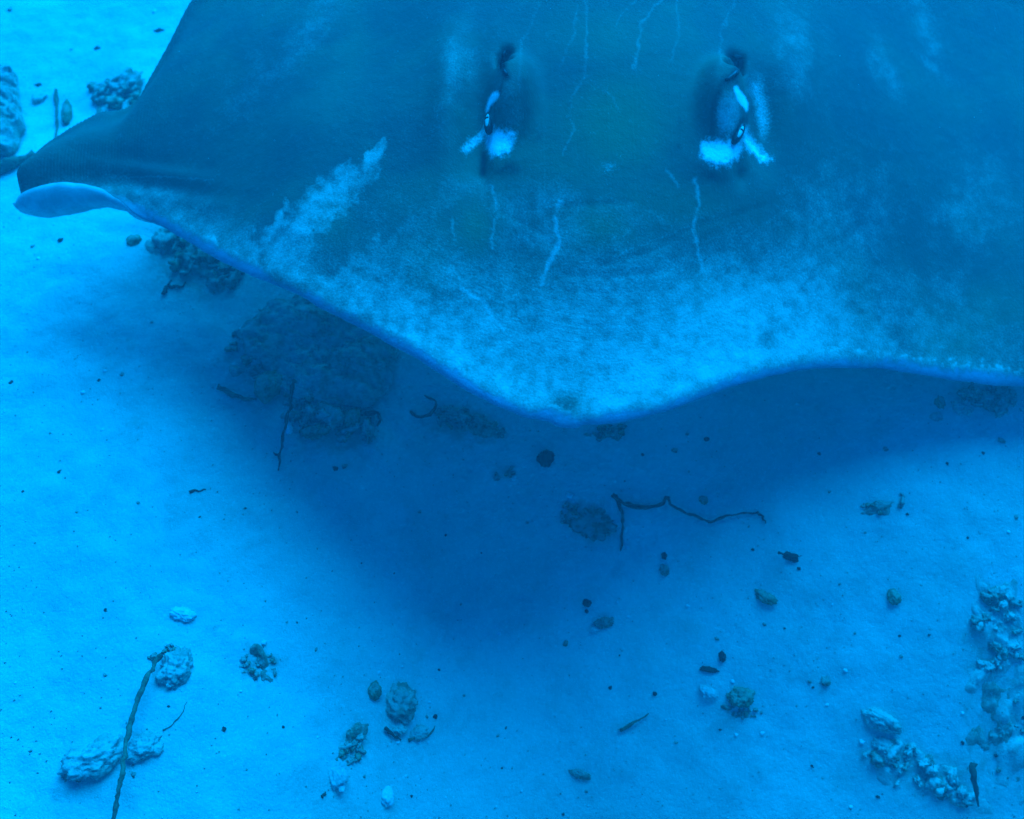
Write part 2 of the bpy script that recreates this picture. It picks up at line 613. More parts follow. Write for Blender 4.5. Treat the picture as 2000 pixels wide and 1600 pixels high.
    # belly, coarser along the chord
    pick = np.unique(np.concatenate([np.arange(0, 60, 4), np.arange(60, n - 10, 14), np.arange(n - 10, n)]))
    pick = pick[(pick > 0) & (pick < n - 1)]
    PB = np.stack([X, Yb_, Zb_], 2)[:, pick].reshape(-1, 3)
    V.append(PB)
    idb = NX * n + np.arange(NX * len(pick)).reshape(NX, len(pick))
    idb = np.concatenate([ids[:, :1], idb, ids[:, -1:]], 1)

    def quads(g, flip):
        a, b, c, d = g[:-1, :-1], g[1:, :-1], g[1:, 1:], g[:-1, 1:]
        q = np.stack([a.ravel(), b.ravel(), c.ravel(), d.ravel()], 1)
        return q[:, ::-1] if flip else q
    Ft, Fb = quads(ids, False), quads(idb, True)
    VV = np.concatenate(V)
    me = new_mesh('body', VV, np.concatenate([Ft, Fb]), M_SKIN)
    me.materials.append(M_BELLY)
    if len(me.polygons) == len(Ft) + len(Fb):
        mi = np.concatenate([np.zeros(len(Ft), np.int32), np.ones(len(Fb), np.int32)])
        me.polygons.foreach_set('material_index', mi)
    # ---- paint
    nz1 = fbm(px / 60, py / 60, 0 * px, 31, 4)
    nz2 = fbm(px / 16, py / 16, 0 * px, 41, 3)
    nz3 = fbm(px / 7, py / 7, 0 * px, 43, 3)
    streak = fbm((px * .86 + py * .5) / 22, (px * -.5 + py * .86) / 150, 0 * px, 51, 3)
    edge = np.interp(px, [c[0] for c in LEAD[4:]], [c[1] for c in LEAD[4:]]) - py   # px above the front margin
    sand = np.zeros(px.shape)
    B = lambda *a: blob(px, py, *a)
    XK = [150, 300, 500, 700, 900, 1150, 1450, 1650, 1800, 2000]
    Lc = np.interp(px, XK, [40, 75, 120, 205, 300, 370, 330, 300, 210, 140])
    Wc = np.interp(px, XK, [.30, .44, .50, .56, .68, .80, .80, .60, .40, .30])
    sand = Wc * sstep(1.30, .30, (edge + 26 * nz1 + 9 * nz2) / Lc)
    sand = np.maximum(sand, .84 * B(1470, 610, 170, 90, -20, 3))
    sand = np.maximum(sand, .84 * B(1240, 690, 260, 90, -4, 3))
    sand = np.maximum(sand, .30 * B(1620, 440, 160, 120, -45, 2.4))
    sand = np.maximum(sand, .34 * B(1060, 430, 260, 80, 10, 3))
    sand = np.maximum(sand, .26 * B(760, 440, 130, 110, 30, 3))
    sand = np.maximum(sand, .22 * B(890, 130, 45, 130, 12))
    sand = np.maximum(sand, .26 * B(600, 60, 130, 30, -50))
    sand = np.maximum(sand, .30 * B(520, 150, 130, 30, -42))
    sand = np.maximum(sand, .24 * B(1545, 90, 50, 110, -12))
    sand = np.maximum(sand, 0.28 * B(1725, 130, 26, 70, -28))
    sand = np.maximum(sand, .34 * B(1810, 60, 26, 100, -20))
    sand = np.maximum(sand, .26 * B(1900, 420, 90, 120, 0))
    sand = np.maximum(sand, .25 * B(1860, 590, 70, 60, 0))
    # the long wing streak with its crisp inner border
    sp = poly_sdf(px + nz2 * 12 + nz1 * 8, py + nz2 * 12, [(762, 268), (700, 300), (640, 330), (585, 372), (540, 430), (480, 470), (470, 520),
                                          (560, 565), (640, 600), (610, 545), (603, 500), (632, 455), (690, 405), (735, 350), (762, 305)])
    sand = np.maximum(sand, np.where(sp < 0, np.clip(.34 - sp / 170 + .36 * streak, 0, .58), 0) * sstep(14, -12, sp))
    # bare skin to the inner side of it
    bare = poly_sdf(px + nz2 * 10, py + nz2 * 10, [(770, 300), (735, 360), (695, 412), (640, 460), (612, 500), (615, 535), (650, 545),
                                                   (690, 510), (740, 470), (790, 430), (850, 380), (860, 320)])
    sand = sand * (1 - .62 * sstep(12, -14, bare))
    for (cx, cy, rx, ry, a, v) in ((935, 440, 45, 60, 0, .8), (1180, 440, 70, 45, 0, .5), (1090, 800, 34, 18, 0, .6), (1450, 430, 110, 40, -30, .5),
                                   (1690, 560, 50, 60, 0, .4), (840, 560, 60, 20, 35, .35), (1110, 790, 26, 20, 0, .6)):
        sand = sand * (1 - v * B(cx, cy, rx, ry, a))
    sand = np.maximum(sand, .75 * B(1422, 222, 24, 44, 4, 4))  # paler tone on both brow domes, light put into the colour
    sand = np.maximum(sand, .50 * B(1484, 205, 16, 60, -6, 3))
    sand = np.maximum(sand, .22 * B(1000, 205, 26, 55, 4, 3))
    sand = sand + .10 * nz1 * (sand > .08) + .15 * nz2 * (sand > .08) * np.clip(sand * 2, 0, 1)
    # grit piled up along the front margin
    line = np.exp(-((edge - 26 - 5 * nz1 - 6 * nz2 - 6 * nz3) / 13.0) ** 2) * sstep(230, 420, px)
    sand = np.maximum(sand, line * (.52 + .22 * nz1 + .22 * nz2 + .25 * nz3))
    rimw = 18 + 5 * nz1 + 4 * nz2 + 4 * nz3
    rim = (.88 + .18 * nz1) * sstep(rimw + 9, rimw - 10, edge) * sstep(190, 300, px)
    sand = sand * (1 - .85 * rim)
    scratch = np.zeros(px.shape)
    for pts, wd, v in SCRATCH:
        scratch = np.maximum(scratch, v * np.exp(-(seg_dist(px + 3.5 * nz2, py + 2 * nz3, pts) / (wd * .85)) ** 2))
    scratch = scratch * (.92 + .25 * sstep(300, 420, py))
    scratch = scratch * np.clip(.90 + .45 * fbm(px / 18, py / 18, 0 * px, 91, 3), .3, 1.1)
    olive = np.maximum.reduce([B(1200, 240, 105, 95, 0, 3), .8 * B(1175, 440, 60, 45), .7 * B(930, 440, 40, 55), .5 * B(1330, 400, 120, 60),
                               .5 * B(1190, 60, 120, 60), .35 * B(1900, 650, 90, 90), .4 * B(650, 430, 40, 60, 30), .4 * B(1120, 310, 200, 50)])
    white = np.zeros(px.shape)
    for pts, soft, v in WHITE:
        white = np.maximum(white, v * sstep(soft * 1.7, -soft * 1.5, poly_sdf(px + nz2 * soft * .5, py + nz3 * soft * .6, pts)))
    white = np.maximum(white, .30 * B(1190, 325, 22, 12))
    dark = np.zeros(px.shape)
    for pts, wd, v in DARKL:
        dark = np.maximum(dark, v * np.exp(-(seg_dist(px, py, pts) / wd) ** 2.5))
    for (cx, cy, rx, ry, a, v) in DARKB:
        dark = np.maximum(dark, v * B(cx, cy, rx, ry, a) * np.clip(.8 + .5 * nz2, 0, 1.2))
    dark = dark * (1 - np.clip(white * 1.5, 0, 1) * .8)
    nb = len(PB)
    z0 = np.zeros(nb)

    def put(name, a, b, c):
        at = me.attributes.new(name, 'FLOAT_COLOR', 'POINT')
        arr = np.stack([np.concatenate([np.clip(v, 0, 1), z0]) for v in (a, b, c)] + [np.ones(len(a) + nb)], 1)
        at.data.foreach_set('color', arr.astype(np.float32).ravel())
    put('paint', sand, white, dark)
    put('marks', olive, scratch, rim)
    at = me.attributes.new('wrinkle', 'FLOAT', 'POINT')
    wr = py + 330 * np.sqrt(1 + ((px - 1180) / 350) ** 2)
    at.data.foreach_set('value', np.concatenate([wr, z0]).astype(np.float32))

    at = me.attributes.new('creased', 'FLOAT', 'POINT')
    cr = np.clip(np.maximum.reduce([B(1180, 620, 300, 110), B(900, 520, 160, 110, 30), B(1560, 500, 200, 120, -30)]) + .25 * nz1, 0.03, 1)
    at.data.foreach_set('value', np.concatenate([cr, z0]).astype(np.float32))

    root = obj('stingray', None, None, (XM, float(lead[11, 1]), 0))
    tag(root, 'huge grey stingray gliding low over the sand, snout dusted with sand, left wing tip curled', 'stingray')
    b = obj('body', me, root, -root.location)

    def surf(ppx, ppy):
        k = np.argmin((px - ppx) ** 2 + (py - ppy) ** 2)
        return P[k]
    mpp = float((surf(960, 240)[1] * CP - (surf(960, 240)[2] - H) * SP) / FPX)

    def ellipsoid(name, c, ax, ang, mat, parent, lean=0.0, rings=14, segs=24):
        vs, fs = [], []
        for i in range(rings + 1):
            a = math.pi * i / rings
            for j in range(segs):
                bb = 2 * math.pi * j / segs
                vs.append((math.sin(a) * math.cos(bb) * ax[0], math.sin(a) * math.sin(bb) * ax[1], math.cos(a) * ax[2]))
        for i in range(rings):
            for j in range(segs):
                fs.append((i * segs + j, (i + 1) * segs + j, (i + 1) * segs + (j + 1) % segs, i * segs + (j + 1) % segs))
        me2 = new_mesh(name, np.array(vs), fs, mat)
        o = obj(name, me2, parent)
        o.location = Vector(c) - (root.location if parent is root else Vector((0, 0, 0)))
        o.rotation_euler = (0, lean, ang)
        return o
    # the two eyes: dark ball, pale lid band and slit pupil set in the flank of each dome
    for (ex, ey, ang, lean, l1) in ((957, 238, -.06, -.5, 26), (1442, 258, -.42, .5, 26)):
        c = surf(ex, ey)
        ey_o = ellipsoid('eye', c + np.array([0, 0, -.002]), (10.5 * mpp, l1 * 1.30 * mpp, 11 * mpp), ang, M_EYE, root, lean)
        ir = ellipsoid('iris', (0, 0, 0), (5.6 * mpp, l1 * .80 * mpp, 6 * mpp), 0, M_IRIS, ey_o)
        ir.location = (0, -.001, 6.2 * mpp)
        pu = ellipsoid('pupil', (0, 0, 0), (4.2 * mpp, 3.2 * mpp, 1.6 * mpp), 0, M_EYE, ey_o)
        pu.location = (0, .001, 11.4 * mpp)
    # black tubes laid in the spiracles, standing in for the shade inside
    for pts in SPIR:
        pl = [surf(*p) + np.array([0, 0, .0012]) for p in resample(pts, 12)]
        ra = [(.3 + .7 * math.sin(math.pi * (i + .5) / 12)) * 6.0 * mpp for i in range(12)]
        v, fcs = tube(pl, ra, 8)
        o = obj('spiracle', new_mesh('spiracle', v, fcs, M_EYE), root, -root.location)
    # long whip tail trailing behind the disc
    y1 = float(trail[:, 1].max())
    pl = [np.array([XM + .03 * math.sin(i * .5), y1 - .10 + i * .085, .36 * K + .012 * math.sin(i * .6)]) for i in range(24)]
    v, fcs = tube(pl, [.035 * (1 - i / 24.0) + .003 for i in range(24)], 12)
    obj('tail', new_mesh('tail', v, fcs, M_SKIN), root, -root.location)
    return root


def resample(pts, n):
    pts = np.array(pts, float)
    d = np.concatenate([[0], np.cumsum(np.hypot(*np.diff(pts, axis=0).T[:2]))])
    t = np.linspace(0, d[-1], n)
    return np.stack([np.interp(t, d, pts[:, k]) for k in range(pts.shape[1])], 1)


def tube(pl, ra, segs=8):
    pl = [np.asarray(p, float) for p in pl]
    vs, fs = [], []
    n = len(pl)
    ref = np.array([0.13, 0.21, 0.97])
    for i in range(n):
        d = pl[min(i + 1, n - 1)] - pl[max(i - 1, 0)]
        d = d / (np.linalg.norm(d) + 1e-9)
        a = np.cross(d, ref)
        a /= np.linalg.norm(a) + 1e-9
        b = np.cross(a, d)
        for j in range(segs):
            th = 2 * math.pi * j / segs
            vs.append(pl[i] + ra[i] * (math.cos(th) * a + math.sin(th) * b))
    for i in range(n - 1):
        for j in range(segs):
            fs.append((i * segs + j, i * segs + (j + 1) % segs, (i + 1) * segs + (j + 1) % segs, (i + 1) * segs + j))
    fs.append(tuple(range(segs))[::-1])
    fs.append(tuple((n - 1) * segs + j for j in range(segs)))
    return np.array(vs), fs


SPIR = [[(990, 102), (982, 112), (982, 135), (990, 150)], [(1432, 112), (1446, 116), (1446, 132), (1432, 150), (1418, 158)]]
SCRATCH = [([(1055, 0), (1040, 45), (1020, 80), (1015, 180)], 4.5, .42), ([(1130, 10), (1120, 70), (1095, 130)], 4, .42),
           ([(1145, 0), (1145, 90), (1142, 150), (1118, 185), (1112, 230), (1120, 255), (1102, 300)], 4.5, .5),
           ([(1148, 150), (1190, 185), (1210, 220)], 4.5, .42), ([(1228, 234), (1248, 250), (1258, 285)], 4, .3),
           ([(1303, 330), (1325, 364)], 4.5, .55), ([(1240, 0), (1200, 50)], 4, .4),
           ([(1290, 0), (1255, 40), (1247, 90), (1235, 140)], 5, .62), ([(1320, 0), (1325, 70), (1310, 118)], 4, .45),
           ([(1435, 0), (1410, 60), (1405, 125)], 4.5, .4), ([(1375, 230), (1390, 170)], 3, .2),
           ([(960, 365), (971, 420), (958, 485)], 5.5, .6), ([(1095, 395), (1085, 420), (1092, 480), (1070, 520), (1055, 558)], 6.5, .85),
           ([(902, 565), (940, 588), (965, 622), (985, 642)], 6, .85), ([(1358, 350), (1366, 400), (1355, 450), (1372, 530)], 6, .7),
           ([(885, 430), (888, 470)], 5, .5), ([(205, 345), (330, 346), (420, 352)], 2.5, .45), ([(1700, 480), (1720, 515)], 5, .3),
           ([(1430, 480), (1520, 420), (1600, 370)], 2.5, .3), ([(1100, 522), (1250, 520)], 2.5, .35), ([(1190, 505), (1350, 440)], 2.5, .4)]
WHITE = [([(972, 178), (977, 184), (970, 196), (958, 206), (952, 222), (948, 216), (953, 196), (962, 184)], 3, 1),
         ([(946, 246), (962, 252), (1000, 262), (1003, 278), (990, 300), (962, 306), (948, 292)], 11, 1),
         ([(944, 252), (946, 264), (930, 284), (912, 300), (900, 292), (922, 272)], 8, .75),
         ([(1434, 168), (1440, 166), (1450, 180), (1460, 202), (1460, 218), (1448, 206), (1438, 190)], 3, 1),
         ([(1374, 276), (1428, 274), (1436, 282), (1452, 272), (1444, 300), (1420, 322), (1392, 322), (1372, 300)], 11, 1),
         ([(1458, 246), (1466, 270), (1490, 296), (1508, 312), (1492, 320), (1466, 300), (1453, 276)], 8, .8),
         ([(1458, 158), (1484, 160), (1502, 220), (1496, 280), (1478, 250), (1470, 200)], 12, .42),
         ([(1402, 215), (1425, 190), (1440, 210), (1436, 240), (1420, 265), (1402, 262)], 16, .30)]
DARKL = [([(990, 102), (982, 112), (982, 135), (990, 150)], 9, 1.0), ([(984, 150), (977, 178), (962, 202), (951, 232)], 2.6, .7),  # spiracle and brow groove lines paint the shade of recesses into the skin
         ([(1432, 112), (1446, 116), (1446, 132), (1432, 150), (1418, 158)], 10, .9), ([(1440, 160), (1436, 172)], 4, .7),
         ([(1460, 218), (1458, 240)], 2.5, .8), ([(1470, 212), (1478, 255)], 6, .55), ([(946, 300), (943, 340)], 7, .9),
         ([(966, 190), (966, 245)], 3, .5), ([(1412, 158), (1394, 205), (1390, 262)], 7, .60), ([(1452, 232), (1440, 255), (1430, 272)], 5, .9), ([(1025, 160), (1030, 215), (1020, 262)], 10, .25)]
DARKB = [(990, 332, 28, 14, -8, .9), (1385, 340, 34, 14, 20, .8), (1445, 335, 12, 24, 0, .6), (1000, 240, 26, 60, 0, .14),
         (1375, 200, 16, 60, 10, .22), (1145, 628, 4, 5, 0, .45), (1140, 662, 4, 6, 0, .5), (1138, 690, 6, 6, 0, .55), (1108, 796, 22, 12, 0, .45),
         (1025, 315, 8, 6, 0, .45), (1050, 270, 10, 6, -40, .4), (1328, 240, 5, 16, 0, .5), (1324, 285, 5, 6, 0, .4), (1112, 203, 4, 4, 0, .5),
         (1433, 297, 3, 3, 0, .9), (940, 70, 40, 30, 0, .25), (1560, 400, 12, 16, 0, .35), (1478, 400, 12, 12, 0, .3), (1500, 150, 40, 30, 0, .15)]
build_ray()
# ------------------------------------------------------------------ things lying on the sand
def ico(sub):
    import bmesh
    bm = bmesh.new()
    bmesh.ops.create_icosphere(bm, subdivisions=sub, radius=1.0)
    v = np.array([p.co[:] for p in bm.verts])
    f = np.array([[q.index for q in t.verts] for t in bm.faces], dtype=np.int32)
    bm.free()
    return v, f


ICO = {k: ico(k) for k in (1, 2, 3, 4, 5)}
_seed = [100]


def rock(name, px, py, w, h, ang, zf, mat, label, cat='rock', group=None, rough=.28, sub=4, sink=.35, lump=1.6, pit=0.0, lift=0.0):
    """stone lying at a pixel; w, h are its extent in photograph pixels, zf its height relative to its width"""
    _seed[0] += 1
    sd_ = _seed[0]
    p, mx, my = ground(px, py)
    v, f = ICO[sub]
    o3 = sd_ * 7.31
    r = 1 + rough * fbm(v[:, 0] * lump + o3, v[:, 1] * lump, v[:, 2] * lump, sd_, 4, .55)
    r = r + rough * .35 * fbm(v[:, 0] * lump * 4 + o3, v[:, 1] * lump * 4, v[:, 2] * lump * 4, sd_ + 9, 3, .6)
    if pit:
        c = vnoise(v[:, 0] * 4.2 + o3, v[:, 1] * 4.2, v[:, 2] * 4.2, sd_ + 5)
        r = r - pit * sstep(.15, .6, c)
    V = v * r[:, None]
    V[:, 2] = np.where(V[:, 2] > 0, V[:, 2] ** 1 * .95, V[:, 2])
    ax, ay = w / 2 * mx, h / 2 * my
    az = zf * (ax + ay) / 2
    V = V * np.array([ax, ay, az])
    a = -math.radians(ang)
    R = np.array([[math.cos(a), -math.sin(a), 0], [math.sin(a), math.cos(a), 0], [0, 0, 1]])
    V = V @ R.T
    z = float(gz(p[0], p[1])) + az * (1 - 2 * sink) + lift
    o = obj(name, new_mesh(name, V, f, mat), None, (p[0], p[1], z))
    return tag(o, label, cat, group)


def slab(name, pts, hh, mat, label, cat='rock', seed=1, rough=.006, under=.93, base=-.01):
    """broad low rock with the outline of the given pixels, undercut at its foot"""
    W = np.array([ground(*p)[0] for p in pts])
    W = np.concatenate([W, W[:1]])
    W = resample(W, 161)[:-1]
    W = np.stack([smooth_closed(W[:, k], 9) for k in range(3)], 1)
    c = W.mean(0)
    rel = W[:, :2] - c[:2]
    n = len(W)
    jag = 1 + .085 * fbm(rel[:, 0] * 24, rel[:, 1] * 24, 0 * rel[:, 0], seed, 3)
    rel = rel * jag[:, None]
    rings = [(r, 1 - .45 * r ** 5) for r in np.linspace(0, .955, 44)] + [(.97, .50), (.985, .42), (.995, .32), (1.0, .24), (.985, .14), (under, .05), (under - .03, base / hh)]
    vs = []
    for r, zz in rings:
        x, y = rel[:, 0] * r + c[0], rel[:, 1] * r + c[1]
        z = gz(x, y) + hh * zz
        if zz > .3:
            z = z + rough * fbm(x * 30, y * 30, 0 * x, seed + 3, 5, .62) * (1 if r < .96 else .4) - rough * .6 * sstep(.2, .6, vnoise(x * 110, y * 110, 0 * x, seed + 31)) * (r < .96) + .4 * hh * fbm(x * 6, y * 6, 0 * x, seed + 8, 2) * zz
        vs.append(np.stack([x, y, z], 1))
    V = np.concatenate(vs) - np.array([c[0], c[1], 0])
    ids = np.arange(len(V)).reshape(len(rings), n)
    nx = np.roll(ids, -1, 1)
    F = np.stack([ids[:-1].ravel(), ids[1:].ravel(), nx[1:].ravel(), nx[:-1].ravel()], 1)
    o = obj(name, new_mesh(name, V, F, mat), None, (c[0], c[1], 0))
    return tag(o, label, cat)


def smooth_closed(a, k):
    w_ = np.hanning(k + 2)[1:-1]
    w_ /= w_.sum()
    return np.convolve(np.concatenate([a[-(k // 2):], a, a[:k // 2]]), w_, mode='valid')


def knobbly(pl, ra, seed, segs=9, amp=.25, freq=2.0):
    v, f = tube(pl, ra, segs)
    n = len(pl)
    c = np.repeat(np.array(pl), segs, 0)
    rr = np.repeat(np.array(ra), segs)[:, None]
    d = (v - c) / rr
    k = 1 + amp * fbm(v[:, 0] / ra[n // 2] / freq + seed, v[:, 1] / ra[n // 2] / freq, v[:, 2] / ra[n // 2] / freq, seed, 3)
    return c + d * rr * k[:, None], f


def twig(name, pts, wd, mat, label, cat='twig', group=None, lifts=None, side=(), taper=(1.0, .35)):
    """thin stick along pixels on the sand; side = further branches (pts, width), joined into the one stick"""
    _seed[0] += 1
    VS, FS, off = [], [], 0
    org = None
    for bi, (q, wpx, lf) in enumerate([(pts, wd, lifts)] + [(a, b, None) for a, b in side]):
        n = max(10, int(sum(math.hypot(q[i + 1][0] - q[i][0], q[i + 1][1] - q[i][1]) for i in range(len(q) - 1)) / 7))
        q = resample(q, n)
        q = q + np.stack([2.4 * vnoise(np.arange(n) * .55 + 9 * bi, np.zeros(n) + _seed[0], np.zeros(n), 3),
                          2.4 * vnoise(np.arange(n) * .55 + 40, np.zeros(n) + _seed[0], np.zeros(n), 4)], 1)
        lv = np.interp(np.linspace(0, 1, n), np.linspace(0, 1, len(lf)), lf) if lf else np.zeros(n)
        pl, ra = [], []
        for i, (x, y) in enumerate(q):
            p, mx, my = ground(x, y)
            r = .5 * wpx * mx * (taper[0] + (taper[1] - taper[0]) * i / (n - 1)) * 1.15
            p = unproj(x, y, p[2] + r * .75 + lv[i])
            pl.append(p)
            ra.append(r)
        v, f = knobbly(pl, ra, _seed[0], 8, .6, 2.4)
        if org is None:
            org = np.array(pl[0])
        VS.append(v - org)
        FS += [tuple(i + off for i in t) for t in f]
        off += len(v)
    o = obj(name, new_mesh(name, np.concatenate(VS), FS, mat), None, tuple(org))
    return tag(o, label, cat, group)


def coral(px, py, size, ang, mat, label, group=None, branches=3, name='coral_fragment', lift=0.0, thick=.17):
    """knobbly dead coral finger with stubs"""
    _seed[0] += 1
    rr = random.Random(_seed[0])
    p, mx, my = ground(px, py)
    L = size * mx
    a = -math.radians(ang)
    dirv = np.array([math.cos(a), math.sin(a), 0])
    per = np.array([-dirv[1], dirv[0], 0])
    n = 9
    bend = rr.uniform(-.35, .35)
    R0 = L * thick * rr.uniform(.8, 1.25)
    pl = [dirv * L * (i / (n - 1) - .5) + per * L * bend * ((i / (n - 1) - .5) ** 2 - .1) + np.array([0, 0, R0 * .55 + rr.uniform(0, .25) * R0]) for i in range(n)]
    ra = [R0 * (.75 + .4 * rr.random()) * (.7 if i in (0, n - 1) else 1) for i in range(n)]
    VS, FS = [], []
    v, f = knobbly(pl, ra, _seed[0], 10, .38, 1.6)
    VS.append(v)
    FS += f
    off = len(v)
    for b in range(branches):
        s = pl[rr.randrange(1, n - 1)]
        d = dirv * rr.uniform(-.6, .6) + per * rr.choice((-1, 1)) * rr.uniform(.5, 1) + np.array([0, 0, rr.uniform(.0, .8)])
        d /= np.linalg.norm(d)
        bl = L * rr.uniform(.18, .36)
        pb = [s + d * bl * k / 4 + np.array([0, 0, .08 * bl * k]) for k in range(5)]
        v, f = knobbly(pb, [R0 * .75 * (1 - .10 * k) for k in range(5)], _seed[0] + b, 8, .38, 1.6)
        VS.append(v)
        FS += [tuple(i + off for i in t) for t in f]
        off += len(v)
    o = obj(name, new_mesh(name, np.concatenate(VS), FS, mat), None, (p[0], p[1], p[2] + lift))
    return tag(o, label, 'coral', group)


def crust(cx, cy, rx, ry, ang, hh, mat, label, seed, name='crusted_patch'):
    """uneven crusted patch of old reef that rises out of the sand and sinks back into it"""
    n, m = 30, 72
    c, s = math.cos(math.radians(ang)), math.sin(math.radians(ang))
    p0, mx, my = ground(cx, cy)
    th = np.linspace(0, 2 * math.pi, m, endpoint=False)
    out = 1 + .35 * fbm(np.cos(th) * 1.6 + seed * 3.1, np.sin(th) * 1.6, 0 * th, seed + 70, 3)
    vs = []
    for r in np.linspace(0, 1, n):
        ax, ay = rx * r * np.cos(th) * out, ry * r * np.sin(th) * out
        x = p0[0] + (ax * c - ay * s) * mx
        y = p0[1] - (ax * s + ay * c) * my
        l1 = fbm(x * 38, y * 38, 0 * x, seed + 71, 4, .6)
        l2 = vnoise(x * 95, y * 95, 0 * x, seed + 72)
        z = gz(x, y) - .004 + hh * np.clip(.55 * (1 - r ** 2.5) + .75 * l1, -.35, 1.1) * (1 - r ** 6) + hh * .22 * l2 * (1 - r ** 4)
        vs.append(np.stack([x, y, z], 1))
    V = np.concatenate(vs) - p0
    ids = np.arange(n * m).reshape(n, m)
    nx = np.roll(ids, -1, 1)
    F = np.stack([ids[:-1].ravel(), ids[1:].ravel(), nx[1:].ravel(), nx[:-1].ravel()], 1)
    o = obj(name, new_mesh(name, V, F, mat), None, tuple(p0))
    return tag(o, label, 'rock')


def pile(cx, cy, rx, ry, ang, n, smin, smax, where, group, mats=None, share=.5, seed=0):
    """a heap of coral rubble: every fragment and chip its own thing"""
    rr = random.Random(seed)
    mats = mats or (M_CORAL, M_ROCK, M_OLIVE)
    if rx * ry > 450:
        crust(cx, cy, rx * 1.15, ry * 1.15, ang, .010 if cx > 1600 else .014, mats[0], 'low crust under the rubble ' + where, seed)
    c, s = math.cos(math.radians(ang)), math.sin(math.radians(ang))
    for i in range(n):
        t, r = rr.uniform(0, 6.283), math.sqrt(rr.random())
        ax, ay = rx * r * math.cos(t), ry * r * math.sin(t)
        x, y = cx + ax * c - ay * s, cy + ax * s + ay * c
        sz = smin + (smax - smin) * rr.random() ** 1.7
        lift = rr.uniform(0, .004) if r < .6 else 0
        if rr.random() < share:
            coral(x, y, sz * 1.35, rr.uniform(0, 180), rr.choice(mats), 'knobbly dead coral finger ' + where, group + ', fingers', rr.randrange(1, 4), lift=lift)
        else:
            rock('rubble_chip', x, y, sz, sz * rr.uniform(.55, .95), rr.uniform(0, 180), rr.uniform(.45, .75), rr.choice(mats),
                 'small crusted stone chip ' + where, 'stone', group + ', chips', .45, 3, .22, 2.0, .25, lift)


# ---- broad rocks
slab('flat_rock', [(476, 650), (520, 612), (600, 590), (700, 600), (760, 660), (782, 715), (776, 755), (745, 790), (700, 806), (640, 800), (585, 785), (530, 745), (490, 700)],
     .022, M_ROCK, 'broad rounded rock under a coat of silt, lying in the shade below the wing', 'rock', 3, .006, .90)
crust(2030, 1415, 150, 165, 0, .013, M_SILT, 'pale crusted slab with a dark stick wedged along its side', 31, 'crusted_slab')
slab('pitted_rock', [(-40, 150), (10, 140), (38, 150), (42, 200), (50, 250), (46, 285), (20, 305), (-30, 320), (-80, 260), (-80, 190)],
     .042, M_ROCK, 'thick pitted rock beside the dark fallen branch, past the curled wing tip', 'rock', 17, .010, .9)

# ---- upper left, beyond the wing
twig('fallen_branch', [(-60, 345), (0, 325), (30, 314), (66, 300)], 20, M_PALETWIG, 'thick dark branch lying on the sand beside the pitted rock', 'branch', None, [0, .004, .006, .0], (), (1, .8))
twig('stick', [(108, 178), (112, 215), (110, 245), (108, 282)], 7, M_PALETWIG, 'short crooked stick between the pitted rock and the coral heap', 'stick', None, [0, .003, .002, 0])
rock('curved_shell', 134, 226, 20, 40, -12, .5, M_OLIVE, 'small curved brown shell beside the short crooked stick', 'shell', None, .2, 3, .2)
rock('stone', 78, 193, 26, 18, 10, .4, M_SILT, 'little silted stone by the pitted rock, near the short stick', 'stone', None, .3, 3)
twig('coral_branch', [(255, 138), (225, 155), (205, 172), (196, 195)], 11, M_CORAL, 'long coral branch leaning on the coral heap behind the wing tip', 'coral', None, [.0, .018, .014, .0])
pile(222, 190, 46, 28, 10, 15, 14, 32, 'behind the curled wing tip', 'rubble behind the wing tip', None, .55, 1)
rock('crusted_stone', 250, 178, 46, 42, 30, .7, M_ROCK, 'dark crusted stone in the coral heap behind the curled wing tip', 'stone', None, .4, 4, .3, 2, .25)

# ---- under the left wing's front edge
pile(390, 505, 90, 34, 28, 22, 16, 44, 'tucked under the front edge of the raised wing', 'rubble under the wing edge', None, .6, 2)
twig('curled_worm_tube', [(352, 535), (372, 530), (378, 512), (388, 500), (402, 494)], 11, M_CORAL, 'pale curled worm tube in the shade under the wing edge', 'worm tube', None, [0, .004, .004, 0])
twig('forked_twig', [(318, 575), (328, 556), (334, 548)], 7, M_TWIG, 'small forked twig just out of the rubble under the wing edge', 'twig', None, None, [([(328, 558), (350, 562), (362, 552)], 6)])
rock('algae_stone', 318, 470, 26, 22, 0, .6, M_OLIVE, 'greenish stone at the outer end of the rubble under the wing edge', 'stone', None, .3, 3, .25)
rock('algae_stone', 264, 470, 30, 18, 10, .5, M_OLIVE, 'flat greenish stone on open sand outside the wing-edge rubble', 'stone', None, .35, 3, .3)

# ---- around the broad rock
pile(500, 690, 58, 42, 40, 20, 10, 26, 'along the outer end of the broad silted rock', 'rubble at the outer end of the broad rock', None, .5, 3)
pile(560, 630, 80, 22, 22, 14, 12, 30, 'between the broad silted rock and the wing', 'rubble behind the broad rock', None, .5, 4)
pile(655, 830, 82, 32, 6, 32, 14, 40, 'along the near foot of the broad silted rock', 'rubble at the foot of the broad rock', None, .5, 5)
pile(610, 665, 90, 30, 14, 14, 10, 24, 'scattered on top of the broad silted rock', 'rubble on the broad rock', None, .5, 33)
pile(590, 785, 34, 28, 0, 9, 12, 28, 'where the twig stands by the broad silted rock', 'rubble round the twig', None, .5, 6)
rock('yellowish_stone', 524, 756, 52, 56, 10, .6, M_OLIVE, 'rounded yellowish stone at the corner of the broad silted rock', 'stone', None, .18, 4, .3)
twig('short_branch', [(424, 756), (450, 768), (470, 778), (500, 780)], 11, M_PALETWIG, 'short dark branch lying on sand beside the yellowish stone', 'branch', None, [.004, .003, .002, 0])
